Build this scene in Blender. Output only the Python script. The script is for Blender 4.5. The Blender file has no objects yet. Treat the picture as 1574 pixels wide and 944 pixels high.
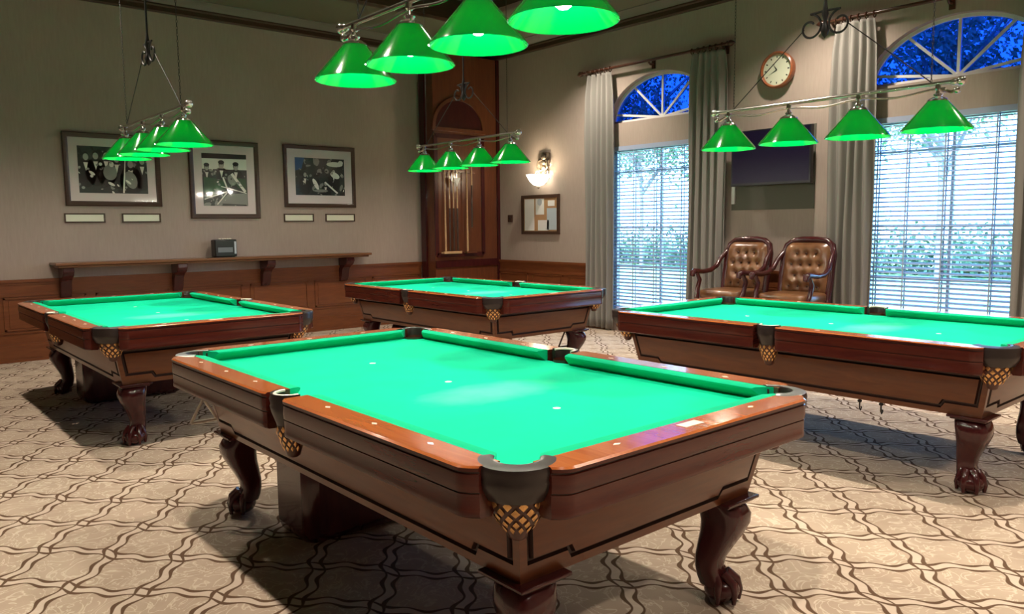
import bpy, math, random
from mathutils import Vector, Matrix
random.seed(7)
S = bpy.context.scene
COL = S.collection
PI = math.pi
W, H = 1574, 944
# ------------------------------------------------------------------ camera
F, YAW, PITCH, ROLL, CAMZ = 1207.78, 0.7099, -0.1037, -0.0095, 1.4054
def make_camera():
    f = Vector((math.sin(YAW)*math.cos(PITCH), math.cos(YAW)*math.cos(PITCH), math.sin(PITCH)))
    r = Vector((math.cos(YAW), -math.sin(YAW), 0)); u = r.cross(f)
    r2 = r*math.cos(ROLL)+u*math.sin(ROLL); u2 = -r*math.sin(ROLL)+u*math.cos(ROLL)
    c = bpy.data.cameras.new('camera'); o = bpy.data.objects.new('camera', c); COL.objects.link(o)
    m = Matrix((r2, u2, -f)).transposed().to_4x4(); m.translation = Vector((0, 0, CAMZ))
    o.matrix_world = m; c.sensor_width = 36; c.lens = F/W*36; c.clip_start = .05; c.clip_end = 300
    S.camera = o
make_camera()
# ------------------------------------------------------------------ light and exposure
EXPOSURE = 0.0
SKY = (0.32, 0.60, 1.0); SKY_STRENGTH = 12.0
SUN = 20.0
DOWN = 335.0          # each recessed ceiling downlight
BULB = 12.0           # each bulb of the billiard lamps
vs = S.view_settings
vs.view_transform = 'Standard'; vs.look = 'None'; vs.gamma = 1; vs.exposure = EXPOSURE; vs.use_curve_mapping = False
wd = bpy.data.worlds.new('world'); S.world = wd; wd.use_nodes = True
bg = wd.node_tree.nodes['Background']; bg.inputs[0].default_value = (*SKY, 1); bg.inputs[1].default_value = SKY_STRENGTH
S.cycles.use_denoising = True
S.cycles.sample_clamp_indirect = 6
S.cycles.max_bounces = 8; S.cycles.diffuse_bounces = 4; S.cycles.transparent_max_bounces = 24
def light(kind, name, loc, energy, color=(1, 1, 1), parent=None, rot=None, **kw):
    l = bpy.data.lights.new(name, kind); l.energy = energy; l.color = color
    for k, v in kw.items(): setattr(l, k, v)
    o = bpy.data.objects.new(name, l); COL.objects.link(o); o.location = loc
    if rot: o.rotation_euler = rot
    if parent: o.parent = parent
    return o
light('SUN', 'sun', (-5, 0, 20), SUN, (.9, .95, 1), rot=(math.radians(12), math.radians(-42), 0), angle=math.radians(.6))
XR, YB = 7.836, 9.761
WIN = [(6.32, .80), (2.92, .80)]       # window centres along the right wall and half width
WZ0, WZ1, AZ0, AH = .25, 2.41, 2.71, .565
for cy, hw in WIN:                      # portals only guide the sky's own light through the openings
    o = light('AREA', 'sky_portal', (XR+.22, cy, 1.75), 1, rot=(0, math.radians(-90), 0), shape='RECTANGLE', size=3.2, size_y=1.7)
    o.data.cycles.is_portal = True
    o.rotation_euler = (0, math.radians(90), 0)

# ------------------------------------------------------------------ materials
MT = {}
def mat(name, col=(.5, .5, .5), rough=.5, metal=0, coat=0, spec=.5, **kw):
    m = bpy.data.materials.new(name); m.use_nodes = True
    b = m.node_tree.nodes['Principled BSDF']
    b.inputs['Base Color'].default_value = (*col, 1); b.inputs['Roughness'].default_value = rough
    b.inputs['Metallic'].default_value = metal; b.inputs['Coat Weight'].default_value = coat
    b.inputs['Coat Roughness'].default_value = .08
    b.inputs['Specular IOR Level'].default_value = spec
    for k, v in kw.items():
        b.inputs[k].default_value = v
    MT[name] = m
    return m
class NG:
    def __init__(s, m): s.nt = m.node_tree; s.b = s.nt.nodes['Principled BSDF']
    def n(s, t, **kw):
        x = s.nt.nodes.new(t)
        for k, v in kw.items():
            if k.startswith('i_'):
                key = k[2:]; key = int(key) if key.isdigit() else key
                if hasattr(v, 'is_linked') or isinstance(v, bpy.types.NodeSocket): s.nt.links.new(v, x.inputs[key])
                else: x.inputs[key].default_value = v
            else: setattr(x, k, v)
        return x
    def math(s, op, a, b=0.0, c=None):
        x = s.nt.nodes.new('ShaderNodeMath'); x.operation = op
        for i, q in enumerate((a, b) if c is None else (a, b, c)):
            if isinstance(q, bpy.types.NodeSocket): s.nt.links.new(q, x.inputs[i])
            else: x.inputs[i].default_value = q
        return x.outputs[0]
    def mix(s, f, a, b):
        x = s.nt.nodes.new('ShaderNodeMix'); x.data_type = 'RGBA'
        for i, q in ((0, f), (6, a), (7, b)):
            if isinstance(q, bpy.types.NodeSocket): s.nt.links.new(q, x.inputs[i])
            elif i == 0: x.inputs[0].default_value = q
            else: x.inputs[i].default_value = (*q, 1)
        return x.outputs[2]
    def link(s, a, b): s.nt.links.new(a, b)
    def coord(s, kind='Object'): return s.n('ShaderNodeTexCoord').outputs[kind]
    def noise(s, scale, detail=3, vec=None, rough=.5, dist=0):
        x = s.n('ShaderNodeTexNoise'); x.inputs['Scale'].default_value = scale; x.inputs['Detail'].default_value = detail
        x.inputs['Roughness'].default_value = rough; x.inputs['Distortion'].default_value = dist
        if vec is not None: s.link(vec, x.inputs['Vector'])
        return x.outputs['Fac']
    def ramp(s, f, stops):
        x = s.n('ShaderNodeValToRGB'); s.link(f, x.inputs[0]); e = x.color_ramp.elements
        while len(e) < len(stops): e.new(.5)
        for i, (p, c) in enumerate(stops): e[i].position = p; e[i].color = (*c, 1)
        return x.outputs[0]
    def bump(s, h, st=.2, d=.01):
        x = s.n('ShaderNodeBump'); x.inputs['Strength'].default_value = st; x.inputs['Distance'].default_value = d
        s.link(h, x.inputs['Height']); s.link(x.outputs[0], s.b.inputs['Normal'])
    def mapping(s, vec, sc):
        x = s.n('ShaderNodeMapping'); s.link(vec, x.inputs['Vector']); x.inputs['Scale'].default_value = sc
        return x.outputs[0]
def wood(name, c1, c2, rough=.25, coat=.6, grain=(3, 3, 30)):
    m = mat(name, c1, rough, coat=coat, spec=.35); g = NG(m)
    v = g.mapping(g.coord(), grain)
    g.link(g.ramp(g.noise(2.2, 6, v, .6, .6), [(.3, c1), (.72, c2)]), g.b.inputs['Base Color'])
    return m
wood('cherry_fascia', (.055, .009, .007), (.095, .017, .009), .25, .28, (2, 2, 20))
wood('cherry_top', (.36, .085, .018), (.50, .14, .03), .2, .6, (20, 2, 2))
wood('cherry_apron', (.11, .030, .008), (.165, .048, .011), .3, .25, (2, 2, 16))
wood('cherry_groove', (.02, .006, .004), (.03, .008, .005), .5, .1)
wood('dark_cherry', (.038, .006, .008), (.065, .011, .010), .22, .35, (8, 8, 2))
wood('wainscot_wood', (.14, .042, .014), (.21, .066, .022), .35, .25, (2, 2, 14))
wood('panel_wood', (.105, .032, .015), (.16, .05, .02), .3, .35, (12, 12, 1.2))
wood('crown_wood', (.045, .024, .013), (.065, .036, .02), .4, .2)
wood('rod_wood', (.05, .017, .009), (.08, .026, .013), .35, .3)
wood('frame_wood', (.05, .026, .018), (.075, .04, .025), .35, .3)
wood('ledge_wood', (.15, .062, .026), (.21, .09, .036), .3, .3, (2, 20, 20))
wood('light_wood', (.5, .3, .15), (.62, .4, .22), .4, .1)
mat('leather_black', (.022, .014, .012), .38, coat=.2)
mat('net_leather', (.07, .018, .008), .4, coat=.2)
mat('gold_diamond', (.75, .42, .16), .25, metal=.8)
mat('pearl', (.85, .78, .66), .25)
mat('chrome', (.8, .8, .78), .12, metal=1)
mat('steel_bar', (.62, .6, .56), .2, metal=1)
mat('iron_black', (.022, .02, .02), .5, metal=.3)
mat('spot_tan', (.7, .85, .75), .7)
mat('bulb_glow', (1, 1, 1), .5, **{'Emission Color': (1, .93, .75, 1), 'Emission Strength': 18})
mat('can_glow', (1, 1, 1), .5, **{'Emission Color': (1, .9, .7, 1), 'Emission Strength': 6})
mat('white_paint', (.7, .7, .68), .5)
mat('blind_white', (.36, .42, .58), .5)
mat('paper', (.78, .77, .75), .8)
mat('mat_board', (.74, .65, .65), .8)
mat('screen', (.010, .006, .028), .3, spec=.25)
mat('plastic_black', (.012, .012, .014), .35)
mat('tv_shadow_tone', (.12, .115, .09), .7)  # wall tone darkened to imitate the television's shadow
mat('clock_face', (.62, .64, .50), .5)
wood('clock_wood', (.22, .06, .022), (.32, .1, .035), .3, .5)
mat('plate_cream', (.8, .82, .66), .4)
mat('cork', (.42, .24, .12), .9)
mat('photo_black', (.014, .016, .015), .4)
mat('photo_dark', (.03, .042, .038), .4)
mat('photo_grey', (.26, .28, .25), .4)
mat('photo_light', (.85, .85, .78), .4)
mat('photo_green', (.012, .07, .02), .4); mat('photo_skin', (.42, .42, .38), .4)
mat('photo_blue', (.02, .09, .25), .4)
mat('sconce_metal', (.22, .18, .14), .35, metal=.8)
mat('display_grey', (.16, .18, .2), .4)
mat('tag_grey', (.5, .55, .6), .4)
mat('paper_blue', (.45, .52, .58), .8)
mat('glow_glass', (.95, .9, .8), .4, **{'Emission Color': (1, .90, .70, 1), 'Emission Strength': 7})
mat('ceiling_paint', (.155, .145, .095), .9)
mat('crown_paint', (.20, .18, .155), .8)
# picture glass : thin reflecting coat over what lies behind
m = mat('picture_glass', (1, 1, 1), .02); nt = m.node_tree; nt.nodes.remove(nt.nodes['Principled BSDF'])
def glassy(m, tint, ior=1.45, gcol=(1, 1, 1), rough=.01, k=None):
    nt = m.node_tree; out = nt.nodes['Material Output']
    t = nt.nodes.new('ShaderNodeBsdfTransparent'); t.inputs[0].default_value = (*tint, 1)
    g = nt.nodes.new('ShaderNodeBsdfGlossy'); g.inputs[0].default_value = (*gcol, 1); g.inputs['Roughness'].default_value = rough
    x = nt.nodes.new('ShaderNodeMixShader')
    if k is None:
        fr = nt.nodes.new('ShaderNodeFresnel'); fr.inputs[0].default_value = ior; nt.links.new(fr.outputs[0], x.inputs[0])
    else: x.inputs[0].default_value = k
    nt.links.new(t.outputs[0], x.inputs[1]); nt.links.new(g.outputs[0], x.inputs[2]); nt.links.new(x.outputs[0], out.inputs[0])
glassy(m, (1, 1, 1), 1.3, rough=.05)
for nm, tint in (('window_glass', (.86, .94, 1)), ('lunette_glass', (.06, .17, .52))):
    m = mat(nm, (1, 1, 1)); m.node_tree.nodes.remove(m.node_tree.nodes['Principled BSDF']); glassy(m, tint)
# green lamp glass: glossy green skin that lets some of the bulb's light through
m = mat('green_glass', (.0, .3, .04), .15); nt = m.node_tree; b = nt.nodes['Principled BSDF']
b.inputs['Base Color'].default_value = (.0, .22, .03, 1); b.inputs['Roughness'].default_value = .12; b.inputs['Coat Weight'].default_value = .6
tl = nt.nodes.new('ShaderNodeBsdfTranslucent'); tl.inputs[0].default_value = (.0, .34, .015, 1)
mx = nt.nodes.new('ShaderNodeMixShader'); mx.inputs[0].default_value = .30
nt.links.new(b.outputs[0], mx.inputs[1]); nt.links.new(tl.outputs[0], mx.inputs[2]); nt.links.new(mx.outputs[0], nt.nodes['Material Output'].inputs[0])
# felt
def felt():
    m = mat('felt', (.0, .62, .27), .9, spec=.15); g = NG(m); v = g.coord()
    n1 = g.noise(5, 3, v); n2 = g.noise(220, 2, v)
    c = g.ramp(n1, [(.3, (.0, .58, .32)), (.7, (.0, .64, .355))])
    sx = g.n('ShaderNodeSeparateXYZ'); g.link(v, sx.inputs[0])
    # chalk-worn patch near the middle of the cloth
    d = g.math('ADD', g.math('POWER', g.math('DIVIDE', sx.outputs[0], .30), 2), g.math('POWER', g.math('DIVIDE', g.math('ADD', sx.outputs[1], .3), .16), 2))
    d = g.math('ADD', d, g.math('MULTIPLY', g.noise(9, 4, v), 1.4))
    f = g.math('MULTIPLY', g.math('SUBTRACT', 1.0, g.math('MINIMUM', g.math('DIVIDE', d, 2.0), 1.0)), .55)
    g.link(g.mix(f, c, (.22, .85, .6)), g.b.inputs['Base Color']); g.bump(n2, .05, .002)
felt()
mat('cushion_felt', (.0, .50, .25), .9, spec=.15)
def wallpaper():
    m = mat('wallpaper', (.3, .25, .19), .85, spec=.2); g = NG(m); v = g.coord()
    n1 = g.noise(1.3, 3, v); n2 = g.noise(60, 2, g.mapping(v, (1, 1, .12)))
    f = g.math('ADD', g.math('MULTIPLY', n1, .6), g.math('MULTIPLY', n2, .4))
    g.link(g.ramp(f, [(.3, (.36, .29, .25)), (.7, (.43, .35, .305))]), g.b.inputs['Base Color']); g.bump(n2, .12, .003)
wallpaper()
def curtain_mat():
    m = mat('curtain_cloth', (.27, .255, .235), .9, spec=.15); g = NG(m)
    n = g.noise(300, 1, g.coord()); g.bump(n, .08, .002)
curtain_mat()
def carpet():
    m = mat('carpet', (.4, .3, .2), .95, spec=.1); g = NG(m); v = g.coord()
    sx = g.n('ShaderNodeSeparateXYZ'); g.link(v, sx.inputs[0])
    X = g.math('DIVIDE', g.math('SUBTRACT', sx.outputs[0], 3.07), .411); Y = g.math('DIVIDE', g.math('SUBTRACT', sx.outputs[1], 1.49), .478)
    u = g.math('ADD', X, Y); w = g.math('SUBTRACT', X, Y)
    def fam(a, bb, sgn):
        ph = g.math('MULTIPLY', bb, PI)
        wave = g.math('MULTIPLY', g.math('SINE', g.math('MULTIPLY', ph, 1.0)), .07)
        wave2 = g.math('MULTIPLY', g.math('SINE', g.math('MULTIPLY', ph, 4.0)), .035)
        aa = g.math('ADD', a, g.math('ADD', g.math('MULTIPLY', wave, sgn), wave2))
        r = g.math('SUBTRACT', aa, g.math('ROUND', aa))
        ar = g.math('ABSOLUTE', r)
        gap = g.math('ADD', .078, g.math('MULTIPLY', g.math('COSINE', g.math('MULTIPLY', ph, 2.0)), .010))
        dd = g.math('ABSOLUTE', g.math('SUBTRACT', ar, gap))
        th = g.math('ADD', .016, g.math('MULTIPLY', g.math('SINE', g.math('MULTIPLY', ph, 4.0)), .009))
        line = g.n('ShaderNodeMapRange', interpolation_type='SMOOTHSTEP'); g.link(dd, line.inputs[0]); g.link(th, line.inputs[1])
        g.link(g.math('ADD', th, .014), line.inputs[2]); line.inputs[3].default_value = 1; line.inputs[4].default_value = 0
        band = g.math('LESS_THAN', ar, gap)
        return line.outputs[0], band
    l1, b1 = fam(u, w, 1.0); l2, b2 = fam(w, u, -1.0)
    line = g.math('MAXIMUM', l1, l2); band = g.math('MAXIMUM', b1, b2)
    swirl = g.noise(6.5, 2, v, .5, 2.6)
    vein = g.math('ABSOLUTE', g.math('SUBTRACT', swirl, .5))
    vm = g.n('ShaderNodeMapRange'); g.link(vein, vm.inputs[0]); vm.inputs[1].default_value = 0; vm.inputs[2].default_value = .035; vm.inputs[3].default_value = 1; vm.inputs[4].default_value = 0
    base = g.ramp(g.noise(4, 3, v), [(.3, (.42, .32, .24)), (.7, (.49, .385, .295))])
    c = g.mix(g.math('MULTIPLY', vm.outputs[0], .8), base, (.66, .57, .45))
    c = g.mix(g.math('MULTIPLY', band, .8), c, (.60, .485, .39))
    c = g.mix(line, c, (.12, .07, .042))
    g.link(c, g.b.inputs['Base Color']); g.bump(g.noise(160, 2, v), .25, .004)
carpet()
def tree_mat():
    m = mat('foliage', (.05, .11, .03), .8); g = NG(m)
    g.link(g.ramp(g.noise(.8, 3, g.coord()), [(.3, (.05, .10, .06)), (.7, (.16, .26, .15))]), g.b.inputs['Base Color'])
    m = mat('lawn', (.2, .35, .1), .9); g = NG(m)
    g.link(g.ramp(g.noise(.7, 4, g.coord()), [(.3, (.16, .33, .10)), (.7, (.42, .55, .28))]), g.b.inputs['Base Color'])
    mat('bark', (.2, .18, .16), .9); mat('concrete', (.5, .5, .48), .9)
tree_mat()
def leather_mat():
    m = mat('brown_leather', (.16, .07, .03), .28, coat=.35); g = NG(m)
    g.link(g.ramp(g.noise(6, 3, g.coord()), [(.3, (.11, .045, .018)), (.7, (.24, .11, .045))]), g.b.inputs['Base Color'])
leather_mat()
mat('leather_button', (.04, .014, .01), .35)

# ------------------------------------------------------------------ mesh helpers
class MB:
    def __init__(s): s.v = []; s.f = []; s.m = []
    def add(s, vs_, fs, mi=0):
        o = len(s.v); s.v += [tuple(p) for p in vs_]
        for f in fs: s.f.append([o+i for i in f]); s.m.append(mi)
        return s
    def box(s, x0, x1, y0, y1, z0, z1, mi=0):
        vv = [(x, y, z) for z in (z0, z1) for y in (y0, y1) for x in (x0, x1)]
        return s.add(vv, [(0, 2, 3, 1), (4, 5, 7, 6), (0, 1, 5, 4), (2, 6, 7, 3), (0, 4, 6, 2), (1, 3, 7, 5)], mi)
    def loft(s, rings, mi=0, cap=True, close=False):
        n = len(rings[0]); vv = [p for r in rings for p in r]; ff = []
        R_ = len(rings)
        for i in range(R_ if close else R_-1):
            a = i*n; b_ = ((i+1) % R_)*n
            for j in range(n):
                k = (j+1) % n; ff.append((a+j, a+k, b_+k, b_+j))
        if cap and not close:
            ff.append(tuple(range(n-1, -1, -1))); ff.append(tuple((R_-1)*n+i for i in range(n)))
        return s.add(vv, ff, mi)
    def sheet(s, rows, mi=0):
        n = len(rows[0]); ff = []
        for i in range(len(rows)-1):
            for j in range(n-1): ff.append((i*n+j, i*n+j+1, (i+1)*n+j+1, (i+1)*n+j))
        return s.add([p for r in rows for p in r], ff, mi)
    def lathe(s, prof, c=(0, 0, 0), seg=20, mi=0, axis='z', a0=0, a1=None, cap=True):
        full = a1 is None; a1 = 2*PI if full else a1
        n = seg if full else seg+1
        rings = []
        for r, z in prof:
            ring = []
            for k in range(n):
                t = a0+(a1-a0)*k/seg; x, y = r*math.cos(t), r*math.sin(t)
                p = {'z': (x, y, z), 'y': (x, z, y), 'x': (z, x, y)}[axis]
                ring.append((c[0]+p[0], c[1]+p[1], c[2]+p[2]))
            rings.append(ring)
        if full: return s.loft(rings, mi, cap)
        return s.sheet(rings, mi)
    def tube(s, path, r, seg=8, mi=0, closed=False, cap=True, flat=1.0):
        path = [Vector(p) for p in path]; n = len(path)
        rr = r if isinstance(r, (list, tuple)) else [r]*n
        rings = []; prev = None
        for i, p in enumerate(path):
            if closed: t = path[(i+1) % n]-path[i-1]
            else: t = path[min(i+1, n-1)]-path[max(i-1, 0)]
            t.normalize()
            if prev is None:
                a = Vector((0, 0, 1)) if abs(t.z) < .9 else Vector((1, 0, 0)); nn = (a-t*a.dot(t)).normalized()
            else:
                nn = prev-t*prev.dot(t); nn = nn.normalized() if nn.length > 1e-6 else prev
            prev = nn; bb = t.cross(nn)
            rings.append([p+nn*(rr[i]*math.cos(2*PI*k/seg))+bb*(rr[i]*flat*math.sin(2*PI*k/seg)) for k in range(seg)])
        return s.loft(rings, mi, cap, closed)
    def ball(s, c, r, seg=14, mi=0, sc=(1, 1, 1)):
        n = seg//2; rings = []
        for i in range(1, n):
            t = PI*i/n
            rings.append([(c[0]+sc[0]*r*math.sin(t)*math.cos(2*PI*k/seg), c[1]+sc[1]*r*math.sin(t)*math.sin(2*PI*k/seg), c[2]-sc[2]*r*math.cos(t)) for k in range(seg)])
        o = len(s.v); s.loft(rings, mi, False)
        bi = len(s.v); s.v.append((c[0], c[1], c[2]-sc[2]*r)); s.v.append((c[0], c[1], c[2]+sc[2]*r))
        for k in range(seg):
            s.f.append([bi, o+(k+1) % seg, o+k]); s.m.append(mi)
            q = o+(n-2)*seg; s.f.append([bi+1, q+k, q+(k+1) % seg]); s.m.append(mi)
        return s
    def poly(s, pts, mi=0): return s.add(pts, [tuple(range(len(pts)))], mi)
    def prism(s, pts, fn, d0, d1, mi=0):
        """pts 2-D outline; fn(a, b, d) -> 3-D"""
        return s.loft([[fn(a, b_, d0) for a, b_ in pts], [fn(a, b_, d1) for a, b_ in pts]], mi)
    def build(s, name, mats, parent=None, loc=None, rotz=0, ang=35, bevel=0):
        me = bpy.data.meshes.new(name); me.from_pydata(s.v, [], s.f)
        for mn in (mats if isinstance(mats, (list, tuple)) else [mats]): me.materials.append(MT[mn])
        me.polygons.foreach_set('material_index', s.m)
        me.polygons.foreach_set('use_smooth', [True]*len(s.f))
        me.update()
        import bmesh
        bm = bmesh.new(); bm.from_mesh(me); bmesh.ops.recalc_face_normals(bm, faces=bm.faces); bm.to_mesh(me); bm.free()
        me.set_sharp_from_angle(angle=math.radians(ang))
        o = bpy.data.objects.new(name, me); COL.objects.link(o)
        if parent: o.parent = parent
        if loc: o.location = loc
        o.rotation_euler.z = rotz
        if bevel:
            md = o.modifiers.new('bevel', 'BEVEL'); md.width = bevel; md.segments = 2; md.limit_method = 'ANGLE'; md.angle_limit = math.radians(50)
        return o
def tag(o, label=None, cat=None, group=None, kind=None):
    if label: o['label'] = label
    if cat: o['category'] = cat
    if group: o['group'] = group
    if kind: o['kind'] = kind
    return o
def empty(name, loc, label, cat, group=None, rotz=0):
    o = bpy.data.objects.new(name, None); COL.objects.link(o); o.location = loc; o.rotation_euler.z = rotz
    o.empty_display_size = .1
    return tag(o, label, cat, group)
def copy_tree(o, parent=None):
    c = o.copy(); COL.objects.link(c)
    if parent: c.parent = parent
    for ch in list(o.children): copy_tree(ch, c)
    return c
def struct(o): o['kind'] = 'structure'; return o

# ------------------------------------------------------------------ room shell
X0, Y0, ZC = -3.2, -3.2, 4.06
struct(MB().box(X0-.2, XR+.2, Y0-.2, YB+.2, -.12, 0).build('floor', 'carpet'))
struct(MB().box(X0-.2, XR+.3, YB, YB+.2, 0, 4.5).build('wall_back', 'wallpaper'))
struct(MB().box(X0-.2, X0, Y0-.2, YB, 0, 4.5).build('wall_left', 'wallpaper'))
struct(MB().box(X0-.2, XR+.3, Y0-.2, Y0, 0, 4.5).build('wall_front', 'wallpaper'))
# right wall with two arched windows over tall ones
def right_wall():
    b = MB(); XO = XR+.2
    ys = [Y0]
    for cy, hw in sorted(WIN): ys += [cy-hw, cy+hw]
    ys.append(YB)
    for x in (XR, XO):
        for i in range(0, len(ys), 2):
            b.poly([(x, ys[i], 0), (x, ys[i+1], 0), (x, ys[i+1], 4.5), (x, ys[i], 4.5)])
        for cy, hw in WIN:
            b.poly([(x, cy-hw, 0), (x, cy+hw, 0), (x, cy+hw, WZ0), (x, cy-hw, WZ0)])
            b.poly([(x, cy-hw, WZ1), (x, cy+hw, WZ1), (x, cy+hw, AZ0), (x, cy-hw, AZ0)])
            N = 28
            for k in range(N):
                t0, t1 = PI*k/N, PI*(k+1)/N
                a = (cy+hw*math.cos(t0), AZ0+AH*math.sin(t0)); c = (cy+hw*math.cos(t1), AZ0+AH*math.sin(t1))
                b.poly([(x, a[0], a[1]), (x, a[0], 4.5), (x, c[0], 4.5), (x, c[0], c[1])])
    for cy, hw in WIN:
        def q(a, c): b.poly([(XR, *a), (XO, *a), (XO, *c), (XR, *c)])
        q((cy-hw, WZ0), (cy+hw, WZ0)); q((cy-hw, WZ1), (cy+hw, WZ1)); q((cy-hw, WZ0), (cy-hw, WZ1)); q((cy+hw, WZ0), (cy+hw, WZ1))
        q((cy-hw, AZ0), (cy+hw, AZ0))
        for k in range(28):
            t0, t1 = PI*k/28, PI*(k+1)/28
            q((cy+hw*math.cos(t0), AZ0+AH*math.sin(t0)), (cy+hw*math.cos(t1), AZ0+AH*math.sin(t1)))
    return struct(b.build('wall_right', 'wallpaper', ang=20))
right_wall()
# ceiling: flat border with a raised tray in the middle
TX0, TX1, TY0, TY1 = -2, 6.35, -2, 8.35
b = MB(); e = .3
b.box(X0-.2, TX0, Y0-.2, YB+.2, ZC, ZC+.4); b.box(TX1, XR+.2, Y0-.2, YB+.2, ZC, ZC+.4)
b.box(TX0, TX1, TY1, YB+.2, ZC, ZC+.4); b.box(TX0, TX1, Y0-.2, TY0, ZC, ZC+.4); b.box(TX0, TX1, TY0, TY1, ZC+.22, ZC+.4)
struct(b.build('ceiling', 'ceiling_paint'))
def ring_trim(name, x0, x1, y0, y1, prof, m, inward=1):
    """mitred moulding run round a rectangle; prof = (distance in, z)"""
    rings = []
    for sx, sy in ((0, 0), (1, 0), (1, 1), (0, 1)):
        ring = []
        for d, z in prof:
            d *= inward
            ring.append(((x1-d) if sx else (x0+d), (y1-d) if sy else (y0+d), z))
        rings.append(ring)
    return struct(MB().loft(rings, close=True).build(name, m, ang=25))
ring_trim('trim_1', X0, XR, Y0, YB, [(0, 3.885), (.03, 3.885), (.045, 3.90), (.045, 3.95), (.06, 3.965), (.06, 3.98), (0, 3.98)], 'crown_wood')
ring_trim('trim_2', X0, XR, Y0, YB, [(0, 3.98), (.055, 3.98), (.075, 4.0), (.13, 4.04), (.17, 4.05), (.17, ZC), (0, ZC)], 'crown_paint')
ring_trim('trim_3', TX0, TX1, TY0, TY1, [(0, ZC-.03), (-.12, ZC-.03), (-.12, ZC), (.0, ZC), (0, ZC+.22), (.02, ZC+.22), (.02, ZC-.03)], 'crown_wood')
# wainscot of the back and right walls
def wainscot(name, fn, s0, s1, npan):
    b = MB()
    def seg(d0, d1, z0, z1, a=s0, c=s1, mi=0):
        pts = [fn(s, d, z) for z in (z0, z1) for d in (d0, d1) for s in (a, c)]
        b.add(pts, [(0, 2, 3, 1), (4, 5, 7, 6), (0, 1, 5, 4), (2, 6, 7, 3), (0, 4, 6, 2), (1, 3, 7, 5)], mi)
    seg(0, .02, 0, .87); seg(0, .045, .85, .88); seg(0, .03, .825, .85); seg(0, .032, .70, .725); seg(0, .028, .725, .735)
    seg(0, .035, 0, .17); seg(0, .028, .17, .195); seg(0, .05, 0, .03); seg(0, .03, .30, .318)
    w = (s1-s0)/npan
    for i in range(npan):
        a = s0+i*w+.05; c = s0+(i+1)*w-.05
        seg(.02, .026, .36, .66, a+.05, c-.05); seg(.02, .032, .335, .352, a, c); seg(.02, .032, .672, .69, a, c)
        seg(.02, .032, .335, .69, a, a+.018); seg(.02, .032, .335, .69, c-.018, c)
    return struct(b.build(name, 'wainscot_wood'))
wainscot('baseboard_back', lambda s, d, z: (s, YB-d, z), X0, 6.6, 11)
def rw(s, d, z): return (XR-d, s, z)
wainscot('baseboard_right', rw, WIN[0][0]+.86, 9.42, 3)
wainscot('trim_4', rw, WIN[1][0]+.86, WIN[0][0]-.86, 3)
wainscot('trim_5', rw, Y0, WIN[1][0]-.86, 5)
# recessed ceiling downlights (above the frame)
for dx in (1.12, 4.1, 7.0):
    for dy in (-1.6, 1.0, 4.0, 7.0):
        z = ZC+.22 if dx < TX1 else ZC
        o = MB().lathe([(.085, 0), (.10, 0), (.10, -.012), (.075, -.012), (.07, .0)], seg=20, cap=False).lathe([(.001, -.002), (.07, -.002)], seg=20, mi=1, cap=False).build('ceiling_downlight', ['white_paint', 'can_glow'], loc=(dx, dy, z-.001))
        tag(o, 'round recessed downlight in the ceiling above the tables', 'light', 'recessed ceiling downlights')
        light('SPOT', 'downlight_beam', (0, 0, -.05), DOWN, (1, .87, .72), parent=o, spot_size=math.radians(118), spot_blend=.9, shadow_soft_size=.06)

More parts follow.
